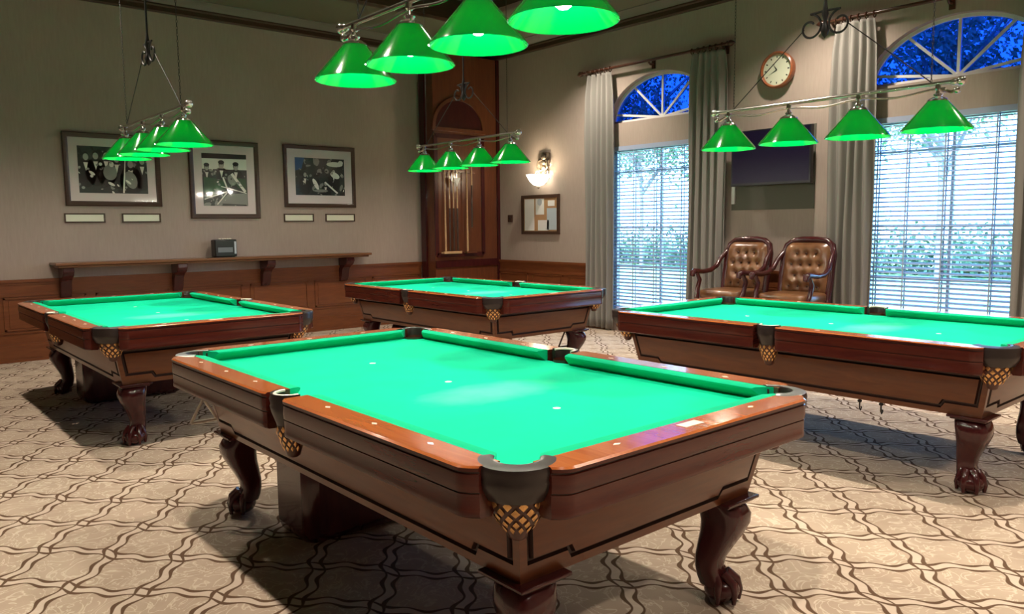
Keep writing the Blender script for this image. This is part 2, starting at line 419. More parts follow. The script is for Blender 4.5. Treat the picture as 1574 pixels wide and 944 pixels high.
# ------------------------------------------------------------------ windows
for i, (cy, hw) in enumerate(WIN):
    XG = XR+.10
    root = bpy.data.objects.new(f'window_{i+1}', None); COL.objects.link(root); root.location = (XG, cy, 0); struct(root)
    fr = MB(); t = .028
    def bar(y0, z0, y1, z1, w=.018, d=.03, b=None):
        L_ = math.hypot(y1-y0, z1-z0); ny, nz = -(z1-z0)/L_*w, (y1-y0)/L_*w
        b.prism([(y0+ny, z0+nz), (y0-ny, z0-nz), (y1-ny, z1-nz), (y1+ny, z1+nz)], lambda a, c, d_: (d_, a, c), -d/2, d/2)
    zb, zt = WZ0, WZ1
    for (a, z_, c, z2) in ((-hw, zb+.03, hw, zb+.03), (-hw, zt-.03, hw, zt-.03)): bar(a, z_, c, z2, .035, .05, fr)
    for yy in (-hw+.03, hw-.03): bar(yy, zb, yy, zt, .035, .05, fr)
    bar(0, zb, 0, zt, .013, .04, fr)
    for zz in (.85, 1.36, 2.08): bar(-hw, zz, hw, zz, .011, .03, fr)
    fr.build('sash_frame', 'white_paint', root)
    ar = MB(); N = 32; outer = []; inner = []
    ring = []
    for k in range(N+1):
        tt = PI*k/N; c_, s_ = math.cos(tt), math.sin(tt)
        ring.append([(dx, (hw-w)*c_, AZ0+(AH-w)*s_) for dx, w in ((-.025, .0), (.025, .0), (.025, .035), (-.025, .035))])
    ar.loft(ring); bar(-hw, AZ0+.017, hw, AZ0+.017, .018, .05, ar)
    for deg in (9, 44, 90, 136, 171):
        q = math.radians(deg); R_ = .985/math.sqrt((math.cos(q)/hw)**2+(math.sin(q)/AH)**2)
        bar(0, AZ0+.02, R_*math.cos(q), AZ0+R_*math.sin(q), .013, .03, ar)
    ar.ball((0, 0, AZ0+.03), .035, 12, sc=(.6, 1, 1))
    ar.build('fanlight_frame', 'white_paint', root)
    MB().box(-.004, .004, -hw+.01, hw-.01, zb+.01, zt-.01).build('glass_pane', 'window_glass', root)
    pts = [(hw*.985*math.cos(PI*k/N), AZ0+.01+AH*.98*math.sin(PI*k/N)) for k in range(N+1)]
    MB().prism(pts, lambda a, c, d: (d, a, c), -.004, .004).build('fanlight_glass', 'lunette_glass', root)
    MB().box(-.135, -.02, -hw-.05, hw+.05, zb-.035, zb-.0).build('window_sill', 'white_paint', root)
    # blind
    bl = empty('window_blind', (XR+.02, cy, 0), ['white slatted blind in the left window, beside the corkboard', 'white slatted blind in the right window, behind the right-hand lamp'][i], 'blind', 'slatted window blinds')
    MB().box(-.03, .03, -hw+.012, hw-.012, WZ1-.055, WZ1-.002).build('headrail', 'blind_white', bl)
    sl = MB(); z = WZ1-.085; n = 0; tilt = .0085
    while z > WZ0+.06:
        ring = []
        for k in range(5):
            u = -1+k*.5; ring.append((u*.025, z+tilt*u+.003*(1-u*u)))
        pts = ring+[(x, zz-.0028) for x, zz in reversed(ring)]
        sl.loft([[(x, y, zz) for x, zz in pts] for y in (-hw+.015, hw-.015)])
        z -= .0455; n += 1
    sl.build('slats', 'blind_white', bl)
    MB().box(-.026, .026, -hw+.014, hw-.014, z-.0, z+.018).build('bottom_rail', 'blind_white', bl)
    for yy in (-.66, -.38, .04, .38, .66):
        c = MB()
        for dx in (-.027, .027): c.box(dx-.0015, dx+.0015, yy-.006, yy+.006, z, WZ1-.05)
        c.build('ladder_tape', 'blind_white', bl)

# ------------------------------------------------------------------ outside
struct(MB().box(XR+.25, 90, -60, 60, -.45, -.35).build('trim_6', 'lawn'))
bpy.data.objects['trim_6'].name = 'lawn'
tag(bpy.data.objects['lawn'], None, None, None, 'structure')
def tree(x, y, h, rad, label, dens=1500, zlo=.35, seed=1):
    rnd = random.Random(seed)
    r = empty('garden_tree', (x, y, -.36), label, 'tree', 'trees outside the windows')
    tr = MB(); tr.tube([(0, 0, 0), (.05, .03, h*.3), (-.08, .05, h*.55), (0, 0, h*.8)], [.07, .06, .05, .03], 10)
    for k in range(6):
        a = k*1.05; tr.tube([(0, 0, h*(.35+.05*k)), (rad*.35*math.cos(a), rad*.35*math.sin(a), h*(.45+.06*k)), (rad*.7*math.cos(a), rad*.7*math.sin(a), h*(.55+.06*k))], [.09, .06, .03], 6)
    tr.build('trunk', 'bark', r)
    lf = MB()
    cl = [(rnd.gauss(0, rad*.45), rnd.gauss(0, rad*.45), h*rnd.uniform(zlo, .95)) for _ in range(26)]
    for i in range(dens):
        c = rnd.choice(cl); p = Vector((c[0]+rnd.gauss(0, rad*.2), c[1]+rnd.gauss(0, rad*.2), c[2]+rnd.gauss(0, rad*.17)))
        a = Vector((rnd.gauss(0, 1), rnd.gauss(0, 1), rnd.gauss(0, 1))).normalized(); c2 = a.orthogonal().normalized(); d = a.cross(c2)
        s1 = rnd.uniform(.05, .11)
        lf.add([p-c2*s1, p+d*s1*.6, p+c2*s1, p-d*s1*.6], [(0, 1, 2, 3)])
    f = lf.build('foliage', 'foliage', r); f['kind'] = 'stuff'
TREES = [(21, 17.6, 8.0, 2.5), (21, 8.0, 8.0, 2.5), (33, 22.0, 11, 3.0), (33, 31.5, 11, 3.0), (33, 12.5, 11, 3.0), (33, 3.5, 11, 3.0)]
TL = ['leafy tree outside the left window', 'leafy tree outside the right window', 'tall tree far beyond the left window', 'furthest left tree far beyond the left window', 'tall tree far beyond the right window, left one', 'tall tree far beyond the right window, right one']
for k, (x, y, h, rad) in enumerate(TREES): tree(x, y, h, rad, TL[k], 5200, .5, 11+k)
def hedge(x, y, w, h, label, seed):
    rnd = random.Random(seed); bb = MB()
    for i in range(2200):
        p = Vector((x+rnd.gauss(0, .35), y+rnd.uniform(-w, w), -.35+abs(rnd.gauss(0, h*.5))))
        a = Vector((rnd.gauss(0, 1), rnd.gauss(0, 1), rnd.gauss(0, 1))).normalized(); c2 = a.orthogonal().normalized(); d = a.cross(c2); s1 = .1
        bb.add([p-c2*s1, p+d*s1*.6, p+c2*s1, p-d*s1*.6], [(0, 1, 2, 3)])
    o = bb.build('hedge', 'foliage'); tag(o, label, 'hedge', 'hedges outside the windows')
hedge(27, 22.0, 2.4, 1.3, 'low green hedge outside the left window', 3)
hedge(27, 10.0, 2.4, 1.3, 'low green hedge outside the right window', 4)

# ------------------------------------------------------------------ corner cabinet of dark wood (cue cupboard) in the far corner
def corner_panel():
    cx0, cx1, yf = 6.62, XR, 9.40
    r = empty('wood_cupboard', ((cx0+cx1)/2, (yf+YB)/2, 0), 'tall built-in dark wood cupboard with an arched top panel in the far corner', 'cupboard')
    ox, oy = r.location.x, r.location.y
    a, c = cx0-ox, cx1-ox-.002; f = yf-oy; bk = YB-oy-.055
    MB().box(a, c, f, bk, 0, 3.885).build('cabinet_body', 'panel_wood', r)
    b = MB(); b.box(a-.03, a, bk-.12, bk, 0, 3.885); b.box(c-.05, c, f-.03, f, 0, 3.885); b.box(a, c, f-.03, f, 0, .2); b.box(a, c, f-.025, f, .80, .9)
    b.build('corner_post', 'dark_cherry', r)
    # arch: semicircular recessed lunette with raised rim
    ax = a+.455; N = 24; Ra, Rz = .43, .40; za = 2.82
    rim = MB(); rings = []
    for k in range(N+1):
        t = PI*k/N
        rings.append([(ax+(Ra+w)*math.cos(t), f-d, za+(Rz+w)*math.sin(t)) for w, d in ((0, 0), (.0, .03), (.05, .03), (.06, 0))])
    rim.loft(rings); rim.box(ax-Ra-.06, ax+Ra+.06, f-.035, f, za-.05, za)
    rim.build('arch_moulding', 'panel_wood', r)
    pts = [(ax+Ra*math.cos(PI*k/N), za+Rz*math.sin(PI*k/N)) for k in range(N+1)]
    MB().prism(pts, lambda u, w, d: (u, d, w), f-.004, f).build('lunette_panel', 'dark_cherry', r)
    # tall recessed door field
    b = MB(); z0, z1 = .98, za-.12; x0, x1 = ax-Ra, ax+Ra
    for q in ((x0-.03, x0+.03, z0, z1), (x1-.03, x1+.03, z0, z1), (x0, x1, z0-.03, z0+.03), (x0, x1, z1-.03, z1+.03)): b.box(q[0], q[1], f-.022, f, q[2], q[3])
    b.build('door_frame', 'dark_cherry', r)
    MB().box(x0+.03, x1-.03, f-.008, f-.001, z0+.03, z1-.03).build('door_panel', 'panel_wood', r)
    return ox, oy, f, ax
corner_panel()
# cue rack on the cupboard front with six cues
def cue_rack():
    yf = 9.365
    def X(px): return None
    r = empty('cue_rack', (7.0, yf, 1.0), 'pale wall cue rack fixed to the dark corner cupboard', 'rack')
    MB().box(-.30, .02, -.065, 0, -.0, .025).box(-.30, .02, -.08, -.065, .0, .035).build('lower_shelf', 'light_wood', r)
    MB().box(-.30, .32, -.03, 0, 1.18, 1.21).build('upper_rail', 'panel_wood', r)
    MB().box(.12, .32, -.065, 0, .0, .02).build('lower_shelf', 'panel_wood', r)
    labs = ['long pale cue at the left end of the cue rack', 'second cue from the left in the cue rack', 'third cue from the left in the cue rack', 'fourth cue from the left in the cue rack', 'long pale cue in the right half of the cue rack', 'last cue at the right end of the cue rack']
    for lab, (dx, z0, z1) in zip(labs, [(-.25, .03, 1.45), (-.17, .04, 1.44), (-.10, .04, 1.43), (-.03, .04, 1.42), (.15, .025, 1.40), (.24, .38, 1.06+.38)]):
        c = empty('billiard_cue', (7.0+dx, yf-.047, 1.0+z0), lab, 'cue', 'cues in the corner rack')
        MB().lathe([(.014, 0), (.0145, .3), (.011, .62)], seg=10).build('butt', ['frame_wood', 'light_wood'][dx in (-.25, .15)], c)
        MB().lathe([(.011, .62), (.0065, z1-z0)], seg=10).build('shaft', 'light_wood', c)
    w = empty('sconce_glint', (6.94, yf-.09, 2.0), 'small white triangle made as the sconce reflection among the cues on the corner cupboard', 'ball rack')  # white shape imitating the sconce reflected in the cupboard glass
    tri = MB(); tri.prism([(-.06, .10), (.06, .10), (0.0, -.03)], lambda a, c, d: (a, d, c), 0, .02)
    tri.build('glint_board', 'paper', w)
    MB().tube([(0, .01, .09), (0, .01, .20)], .004, 6).build('hanging_hook', 'chrome', w)  # hook belongs to the white reflection shape
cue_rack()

# ------------------------------------------------------------------ back wall: ledge, pictures, plates
def ledge():
    r = empty('wall_ledge', (3.73, YB-.15, 1.05), 'long wooden drink ledge with corbel brackets under the framed photographs', 'shelf')
    x0, x1 = 1.79-3.73, 5.56-3.73
    MB().box(x0-.03, x1+.03, -.17, .15, -.03, 0).box(x0, x1, -.14, .13, -.055, -.03).build('shelf_top', 'ledge_wood', r, bevel=.006)
    for k in range(4):
        xx = x0+(.10, 1.29, 2.38, 3.50)[k]
        p = [(.13, -.055), (-.12, -.055), (-.125, -.10), (-.09, -.15), (-.02, -.18), (.03, -.23), (.05, -.32), (.09, -.38), (.13, -.39)]
        MB().prism(p, lambda a, c, d: (d, a, c), xx-.055, xx+.055).build('bracket', 'dark_cherry', r, bevel=.006)
ledge()
def blob(b, x, z, rx, rz, mi, y=-.0, n=14, rot=0):
    pts = []
    for k in range(n):
        t = 2*PI*k/n; px, pz = rx*math.cos(t), rz*math.sin(t)
        pts.append((x+px*math.cos(rot)-pz*math.sin(rot), y, z+px*math.sin(rot)+pz*math.cos(rot)))
    b.poly(pts, mi)
def picture(x0, x1, z0, z1, label, mw, drawer, fw=.035):
    cx, cz = (x0+x1)/2, (z0+z1)/2; w, h = (x1-x0)/2, (z1-z0)/2
    r = empty('framed_photograph', (cx, YB-.002, cz), label, 'picture', 'framed black and white photographs')
    rings = []
    prof = [(0, 0), (0, -.03), (.008, -.036), (fw*.6, -.03), (fw, -.02), (fw, 0)]
    for sx, sz in ((-1, -1), (1, -1), (1, 1), (-1, 1)): rings.append([(sx*(w-d), y, sz*(h-d)) for d, y in prof])
    MB().loft(rings, close=True).build('picture_frame', 'frame_wood', r, ang=25)
    MB().box(-w+fw, w-fw, -.012, -.004, -h+fw, h-fw).build('mat_board', 'mat_board', r)
    b = MB(); pw, ph = w-fw-mw, h-fw-mw
    b.box(-pw, pw, -.0135, -.0122, -ph, ph, 0)
    rnd = random.Random(int(x0*100))
    for q in range(46): blob(b, rnd.uniform(-pw, pw), rnd.uniform(-ph, ph), rnd.uniform(.01, .06), rnd.uniform(.01, .05), rnd.choice((0, 1, 1, 2, 2)), -.01365-.000005*q, 8, rnd.random()*3)
    drawer(b, pw, ph)
    for q in range(34): blob(b, rnd.uniform(-pw, pw), rnd.uniform(-ph, ph*.5), rnd.uniform(.004, .022), rnd.uniform(.004, .02), rnd.choice((1, 2, 2, 6, 3)), -.01585-.000005*q, 7, rnd.random()*3)
    b.v = [(max(-pw, min(pw, x)), y, max(-ph, min(ph, z))) for x, y, z in b.v]
    b.build('photo_print', ['photo_dark', 'photo_black', 'photo_grey', 'photo_light', 'photo_green', 'photo_blue', 'photo_skin'], r)
    MB().box(-w+fw, w-fw, -.019, -.017, -h+fw, h-fw).build('picture_glass', 'picture_glass', r)
Yq = -.014
def person_blob(b, x, z, s, suit=1, y=Yq, lean=0):
    blob(b, x, z-.9*s, .55*s, .8*s, suit, y, rot=lean); blob(b, x+lean*-.3*s, z+.05*s, .17*s, .24*s, 1, y-.0002); blob(b, x+lean*-.3*s+.01*s, z-.02*s, .14*s, .19*s, 6, y-.0003)
    b.poly([(x-.12*s, y-.0002, z-.32*s), (x+.12*s, y-.0002, z-.32*s), (x, y-.0002, z-.8*s)], 3)
def draw1(b, w, h):
    for (x, z, s) in ((-.78, .55, .20), (-.5, .6, .20), (-.2, .62, .2), (.1, .5, .2), (.5, .3, .22), (.85, .45, .2)): person_blob(b, x*w, z*h, s)
    blob(b, -.1*w, -.1*h, .2*w, .34*h, 2, Yq-.0006); blob(b, -.05*w, .25*h, .07*w, .12*h, 3, Yq-.001)
    blob(b, -.62*w, -.15*h, .10*w, .06*h, 3, Yq-.001, rot=-.6); blob(b, -.08*w, -.6*h, .11*w, .06*h, 3, Yq-.001, rot=-.5); blob(b, .42*w, -.5*h, .1*w, .05*h, 3, Yq-.001, rot=-.7)
    b.poly([(.24*w, Yq-.0015, -.98*h), (.29*w, Yq-.0015, -.98*h), (.37*w, Yq-.0015, .5*h), (.34*w, Yq-.0015, .5*h)], 3)
    blob(b, .5*w, -.4*h, .18*w, .4*h, 2, Yq-.0004, rot=.3)
def draw2(b, w, h):
    b.poly([(-w, Yq, .98*h), (w, Yq, .98*h), (w, Yq, .82*h), (-w, Yq, .80*h)], 1)
    b.poly([(-w, Yq, .80*h), (w, Yq, .82*h), (w, Yq, .4*h), (-w, Yq, .4*h)], 3)
    for (x, z, s) in ((-.8, .45, .17), (-.15, .55, .19), (.5, .5, .19)):
        person_blob(b, x*w, z*h, s); blob(b, x*w, z*h+.2*s, .2*s, .14*s, 1, Yq-.0008)
    b.poly([(-.95*w, Yq-.0009, .1*h), (-.1*w, Yq-.0009, 0), (0, Yq-.0009, -.4*h), (-.95*w, Yq-.0009, -.5*h)], 4)
    b.poly([(.35*w, Yq-.0009, .1*h), (.95*w, Yq-.0009, .05*h), (.95*w, Yq-.0009, -.3*h), (.6*w, Yq-.0009, -.3*h)], 4)
    b.poly([(-.35*w, Yq-.0012, -.9*h), (w*.98, Yq-.0012, -.95*h), (w*.98, Yq-.0012, -.5*h), (.1*w, Yq-.0012, -.55*h)], 2)
    for (x0_, z0_, x1_, z1_, t) in ((-.95, -.75, .05, -.45, .05), (-.2, -.25, .95, -.5, .04), (.3, .25, .9, -.45, .12), (-.1, .1, .15, -.5, .07), (.05, -.5, -.4, -.95, .05)):
        L_ = math.hypot((x1_-x0_)*w, (z1_-z0_)*h); nx, nz = -(z1_-z0_)*h/L_*t*w/2, (x1_-x0_)*w/L_*t*w/2
        b.poly([(x0_*w+nx, Yq-.0016, z0_*h+nz), (x1_*w+nx, Yq-.0016, z1_*h+nz), (x1_*w-nx, Yq-.0016, z1_*h-nz), (x0_*w-nx, Yq-.0016, z0_*h-nz)], 3)
    blob(b, .3*w, .0*h, .18*w, .22*h, 2, Yq-.0013, rot=.4)
def draw3(b, w, h):
    blob(b, .6*w, .7*h, .34*w, .14*h, 3, Yq-.0005); blob(b, .85*w, .8*h, .1*w, .12*h, 3, Yq-.0006)
    b.poly([(-w, Yq, h), (-.62*w, Yq, h), (-.75*w, Yq, .4*h), (-w, Yq, .3*h)], 5)
    for (x, z, s) in ((-.62, .1, .16), (.55, .3, .16), (.2, -.35, .15)): person_blob(b, x*w, z*h, s, 1)
    blob(b, .6*w, .1*h, .2*w, .16*h, 3, Yq-.0008, rot=-.4); blob(b, -.2*w, -.4*h, .08*w, .34*h, 3, Yq-.0008, rot=.5); blob(b, .0*w, -.75*h, .3*w, .08*h, 2, Yq-.0008)
    blob(b, -.1*w, -.7*h, .18*w, .1*h, 4, Yq-.0006)
    b.poly([(.15*w, Yq-.0012, -.3*h), (.2*w, Yq-.0012, -.25*h), (.72*w, Yq-.0012, -.85*h), (.66*w, Yq-.0012, -.9*h)], 3)
picture(1.955, 2.962, 1.662, 2.468, 'wide framed black and white photograph of men in dark suits, left of the three pictures', .09, draw1, .055)
picture(3.292, 4.155, 1.522, 2.468, 'tall framed photograph with green patches, middle of the three pictures', .10, draw2, .055)
picture(4.492, 5.530, 1.668, 2.478, 'framed photograph with a blue corner, right of the three pictures', .11, draw3, .05)
for (x0, x1, lab) in ((1.934, 2.344, 'narrow cream name plate in a dark frame, left one under the left picture'), (2.52, 2.941, 'narrow cream name plate in a dark frame, right one under the left picture'),
                      (4.477, 4.896, 'narrow cream name plate in a dark frame, left one under the right picture'), (5.072, 5.515, 'narrow cream name plate in a dark frame, right one under the right picture')):
    r = empty('name_plate', ((x0+x1)/2, YB-.002, 1.53), lab, 'plaque', 'cream name plates under the pictures')
    w = (x1-x0)/2; rings = []
    for sx, sz in ((-1, -1), (1, -1), (1, 1), (-1, 1)): rings.append([(sx*(w-d), y, sz*(.052-d)) for d, y in ((0, 0), (0, -.018), (.014, -.014), (.014, 0))])
    MB().loft(rings, close=True).build('plate_frame', 'frame_wood', r, ang=25)
    MB().box(-w+.016, w-.016, -.008, 0, -.038, .038).build('plate_insert', 'plate_cream', r)
def radio():
    r = empty('clock_radio', (3.62, YB-.15, 1.05), 'small black radio standing on the drink ledge', 'radio')
    MB().box(-.135, .135, -.07, .07, .006, .215).build('radio_case', 'plastic_black', r, bevel=.012)
    MB().box(-.10, .08, -.0735, -.071, .06, .12).build('display', 'display_grey', r)
    MB().box(.10, .125, -.0735, -.071, .04, .19).build('side_strip', 'tag_grey', r)
    b = MB()
    for k in range(5): b.ball((-.05+k*.032, 0, .222), .018, 10, sc=(1, 1, .6))
    b.build('top_buttons', 'pearl', r)
    MB().box(-.11, .11, -.05, .05, 0, .006).build('radio_foot', 'plastic_black', r)
radio()

# ------------------------------------------------------------------ right wall: sconce, corkboard, switch, clock, tv
def sconce():
    r = empty('wall_sconce', (XR-.002, 8.36, 2.09), 'lit wall sconce with a white glass bowl and carved metal back above the corkboard', 'wall lamp')
    b = MB(); b.prism([(-.11, .34), (-.12, .24), (-.08, .14), (-.09, -.02), (0, -.1), (.09, -.02), (.08, .14), (.12, .24), (.11, .34), (0, .36)], lambda a, c, d: (d, a, c), -.02, 0)
    for k in range(4): b.ball((-.03, 0, .28-k*.075), .04-.004*k, 10, sc=(.7, 1.3, 1))
    for sg in (-1, 1):
        b.tube([(-.02, sg*.05, .25), (-.05, sg*.10, .22), (-.05, sg*.11, .14), (-.04, sg*.06, .10)], .014, 6)
        b.tube([(-.02, sg*.03, .10), (-.08, sg*.10, .08), (-.10, sg*.14, .02), (-.10, sg*.12, -.03)], .012, 6)
    b.build('back_plate', 'sconce_metal', r)
    MB().lathe([(.02, -.13), (.07, -.115), (.12, -.07), (.155, -.01), (.175, .03), (.165, .03), (.14, -.01), (.11, -.06), (.05, -.10)], (-.13, 0, 0), 24, cap=False).build('glass_bowl', 'glow_glass', r)
    MB().lathe([(.001, -.17), (.012, -.165), (.02, -.15), (.012, -.135), (.03, -.12)], (-.13, 0, 0), 12).build('finial', 'sconce_metal', r)
    light('POINT', 'sconce_light', (-.13, 0, .09), 14, (1, .82, .55), parent=r, shadow_soft_size=.05)
sconce()
def corkboard():
    r = empty('corkboard', (XR-.002, 8.45, 1.555), 'framed corkboard with pinned papers below the wall sconce', 'board')
    w, h = .40, .285; rings = []
    for sx, sz in ((-1, -1), (1, -1), (1, 1), (-1, 1)): rings.append([(y, sx*(w-d), sz*(h-d)) for d, y in ((0, 0), (0, -.03), (.045, -.025), (.045, 0))])
    MB().loft(rings, close=True).build('board_frame', 'frame_wood', r, ang=25)
    MB().box(-.012, 0, -w+.045, w-.045, -h+.045, h-.045).build('cork_sheet', 'cork', r)
    for i, (a, c, z0, z1) in enumerate(((.13, .34, -.23, .23), (-.08, .10, .0, .23), (-.18, .05, -.23, -.08), (-.34, -.14, -.22, .09), (-.30, -.16, .12, .2))):
        m_ = 'paper' if i != 3 else 'paper_blue'
        MB().box(-.0145, -.0125, a, c, z0, z1).build('pinned_paper', m_, r)
    MB().lathe([(.001, -.003), (.05, -.003), (.05, 0)], (-.0145, .01, .18), 16, axis='x').build('paper_emblem', 'tag_grey', r)
corkboard()
def switch():
    r = empty('light_switch', (XR-.002, 9.13, 1.507), 'small dark switch plate on the wall left of the corkboard', 'switch')
    MB().box(-.010, 0, -.055, .055, -.055, .055).build('switch_plate', 'frame_wood', r, bevel=.003)
    MB().box(-.017, -.010, -.012, .012, -.02, .02).build('toggle', 'plastic_black', r)
switch()
def clock():
    r = empty('wall_clock', (XR-.002, 4.67, 3.03), 'round wooden wall clock with a pale face above the television', 'clock')
    MB().lathe([(.10, 0), (.185, 0), (.195, -.04), (.19, -.075), (.175, -.085), (.165, -.075), (.16, -.06)], seg=40, axis='x', cap=False).build('clock_case', 'clock_wood', r)
    b = MB(); b.lathe([(.001, -.058), (.163, -.058), (.163, -.05)], seg=40, axis='x')
    for k in range(12):
        t = k*PI/6; c_, s_ = math.cos(t), math.sin(t)
        b.add([(-.0595, .125*c_-.006*s_, .125*s_+.006*c_), (-.0595, .145*c_-.006*s_, .145*s_+.006*c_), (-.0595, .145*c_+.006*s_, .145*s_-.006*c_), (-.0595, .125*c_+.006*s_, .125*s_-.006*c_)], [(0, 1, 2, 3)], 1)
    b.build('clock_face', ['clock_face', 'plastic_black'], r)
    for nm, L_, t, w in (('hour_hand', .075, math.radians(-35), .007), ('minute_hand', .115, math.radians(-115), .005)):
        c_, s_ = -math.sin(t), math.cos(t)
        # seen from the room the clock's right is -y
        MB().add([(-.062, w*s_, -w*c_), (-.062, -w*s_, w*c_), (-.062, L_*c_, L_*s_)], [(0, 1, 2)]).build(nm, 'plastic_black', r)
clock()
def tv():
    p = tag(MB().box(-.012, 0, -.50, .50, -.44, .44).build('tv_shadow_panel', 'tv_shadow_tone', loc=(XR-.002, 4.73, 1.99)), 'grey-green panel coloured as the shadow of the television on the wall', 'panel')  # flat sheet added where the television casts its shadow
    r = empty('television', (XR-.16, 4.66, 2.11), 'dark flat television mounted on the wall above the two leather chairs', 'television')
    MB().box(-.02, .03, -.475, .475, -.30, .30).build('tv_case', 'plastic_black', r, bevel=.006)
    MB().box(-.0225, -.02, -.455, .455, -.27, .285).build('screen', 'screen', r)
    MB().box(.03, .145, -.08, .08, -.1, .1).box(.03, .07, -.2, .2, -.03, .03).build('wall_bracket', 'plastic_black', r)
    tag(MB().box(-.02, 0, -.02, .02, -.10, .10).build('cable_plate', 'white_paint', loc=(XR-.014, 5.20, 1.72)), 'small pale box on the wall at the lower left corner of the television', 'box')
tv()

# ------------------------------------------------------------------ curtains and rods
def curtain(y0, y1, label, seed):
    rnd = random.Random(seed); XC = XR-.105; n = 64; rows = []
    nf = max(4, round((y1-y0)/.095)); ph = rnd.random()*6
    amps = [rnd.uniform(.8, 1.15) for _ in range(nf+2)]
    zs = [3.36, 3.33, 3.28, 3.1, 2.6, 2.0, 1.4, .8, .4, .15, .03]
    for z in zs:
        t = min(1, (3.36-z)/.35); row = []; narrow = .035*(1-t)
        for k in range(n+1):
            u = k/n; a = .018+.022*t
            yy = y0+narrow+(y1-y0-2*narrow)*u+.010*math.sin(z*1.7+u*9+ph)
            xx = XC+a*math.sin(2*PI*nf*u+.25*math.sin(z*.9+ph))*amps[int(u*nf)]+.006*math.sin(z*2.3+u*5)
            row.append((xx, yy, z))
        rows.append(row)
    o = MB().sheet(rows).build('curtain', 'curtain_cloth', ang=80)
    md = o.modifiers.new('solid', 'SOLIDIFY'); md.thickness = .006
    tag(o, label, 'curtain', 'long beige curtains beside the windows')
curtain(6.97, 7.45, 'beige pleated curtain left of the left window, beside the corkboard', 1)
curtain(5.27, 5.77, 'beige pleated curtain right of the left window, behind the left leather chair', 2)
curtain(3.57, 4.03, 'beige pleated curtain left of the right window, beside the right leather chair', 3)
curtain(1.86, 2.345, 'beige pleated curtain at the right edge of the photo', 4)
def rod(y0, y1, stacks, label):
    cy = (y0+y1)/2; hl = (y1-y0)/2
    r = empty('curtain_rod', (XR-.105, cy, 3.40), label, 'curtain rod', 'wooden curtain rods over the windows')
    MB().lathe([(.018, -hl), (.018, hl)], seg=12, axis='y').build('pole', 'rod_wood', r)
    for sg in (-1, 1):
        MB().lathe([(.018, 0), (.03, .01), (.022, .02), (.034, .045), (.034, .06), (.02, .085), (.012, .10), (.001, .115)] if sg > 0 else [(.018, 0), (.03, -.01), (.022, -.02), (.034, -.045), (.034, -.06), (.02, -.085), (.012, -.10), (.001, -.115)],
                   (0, sg*hl, 0), 14, axis='y').build('finial', 'rod_wood', r)
    for a, c in stacks:
        for k in range(6):
            yy = a+(c-a)*k/5-cy
            pts = [(.030*math.cos(t*PI/8), yy, .030*math.sin(t*PI/8)-.008) for t in range(16)]
            MB().tube(pts, .0065, 6, closed=True).build('curtain_ring', 'rod_wood', r)
    for yy in (-hl+.55*0+.06, 0, hl-.06):
        MB().tube([(.0, yy, -.02), (.03, yy, -.045), (.10, yy, -.035)], .012, 8).box(.088, .103, yy-.025, yy+.025, -.09, .03).build('rod_bracket', 'rod_wood', r)
rod(5.27, 7.50, ((7.02, 7.42), (5.33, 5.74)), 'dark wooden curtain rod above the left window')
rod(1.82, 4.10, ((3.62, 4.0), (1.9, 2.3)), 'dark wooden curtain rod above the right window')

# ------------------------------------------------------------------ pool tables
A_, B_ = 1.547/2, 2.655/2
def corner_pts(sx, sy, d): return (sx*(A_-d), sy*(B_-d))
RAIL = [(.008, .800), (.0, .795), (.0, .786), (.005, .784), (.006, .780), (.002, .778), (.0, .75), (.002, .731), (.006, .730), (.006, .727), (.003, .726), (.005, .684), (.003, .678), (.004, .666), (.010, .662), (.06, .660), (.105, .70), (.105, .800)]
def rail_part(root, side, s0, s1, e0, e1, marks, plate=None):
    """side: function (s, d, z)->xyz; s runs along the side; e = end kind ('c' corner, 's' side pocket)"""
    st = []
    def shift(kind, t):
        if kind == 'c': return .034*max(0, 1-t/.055)**2
        return .008*max(0, 1-t/.03)**2
    ts = [0, .008, .018, .03, .043, .057]
    ss = [(s0+t, shift(e0, t)) for t in ts]+[((s0+s1)/2, 0)]+[(s1-t, shift(e1, t)) for t in reversed(ts)]
    rings = []
    for s, sh in ss:
        rings.append([side(s, d+sh*(1-d/.105)*1.0 if d < .1 else d, z) for d, z in RAIL])
    b = MB()
    n = len(RAIL); vv = [p for r in rings for p in r]
    for i in range(len(rings)-1):
        for j in range(n):
            k = (j+1) % n
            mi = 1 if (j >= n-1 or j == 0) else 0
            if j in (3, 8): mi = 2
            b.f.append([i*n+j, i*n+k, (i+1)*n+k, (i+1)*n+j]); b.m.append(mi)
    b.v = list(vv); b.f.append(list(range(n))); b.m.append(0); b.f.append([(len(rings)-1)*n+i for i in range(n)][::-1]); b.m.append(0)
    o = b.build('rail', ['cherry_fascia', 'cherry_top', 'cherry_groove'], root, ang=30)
    # cushion
    cp = [(.1052, .799), (.120, .800), (.150, .798), (.158, .793), (.156, .786), (.116, .748), (.1052, .748)]
    rings = []
    m0, m1 = (.075 if e0 == 'c' else .022), (.075 if e1 == 'c' else .022)
    for s, sg, m_ in ((s0, 1, m0), (s1, -1, m1)):
        rings.append([side(s+sg*(m_*.25+m_*(d-.105)/.05*.75), d, z) for d, z in cp])
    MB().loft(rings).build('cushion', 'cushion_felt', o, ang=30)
    for s in marks:
        w = .016; c = .066
        pts = [side(s-w, c, .8008), side(s, c-.009, .8008), side(s+w, c, .8008), side(s, c+.009, .8008)]
        MB().loft([[side(s-w, c, z), side(s, c-.009, z), side(s+w, c, z), side(s, c+.009, z)] for z in (.799, .8012)]).build('sight', 'pearl', o)
    return o
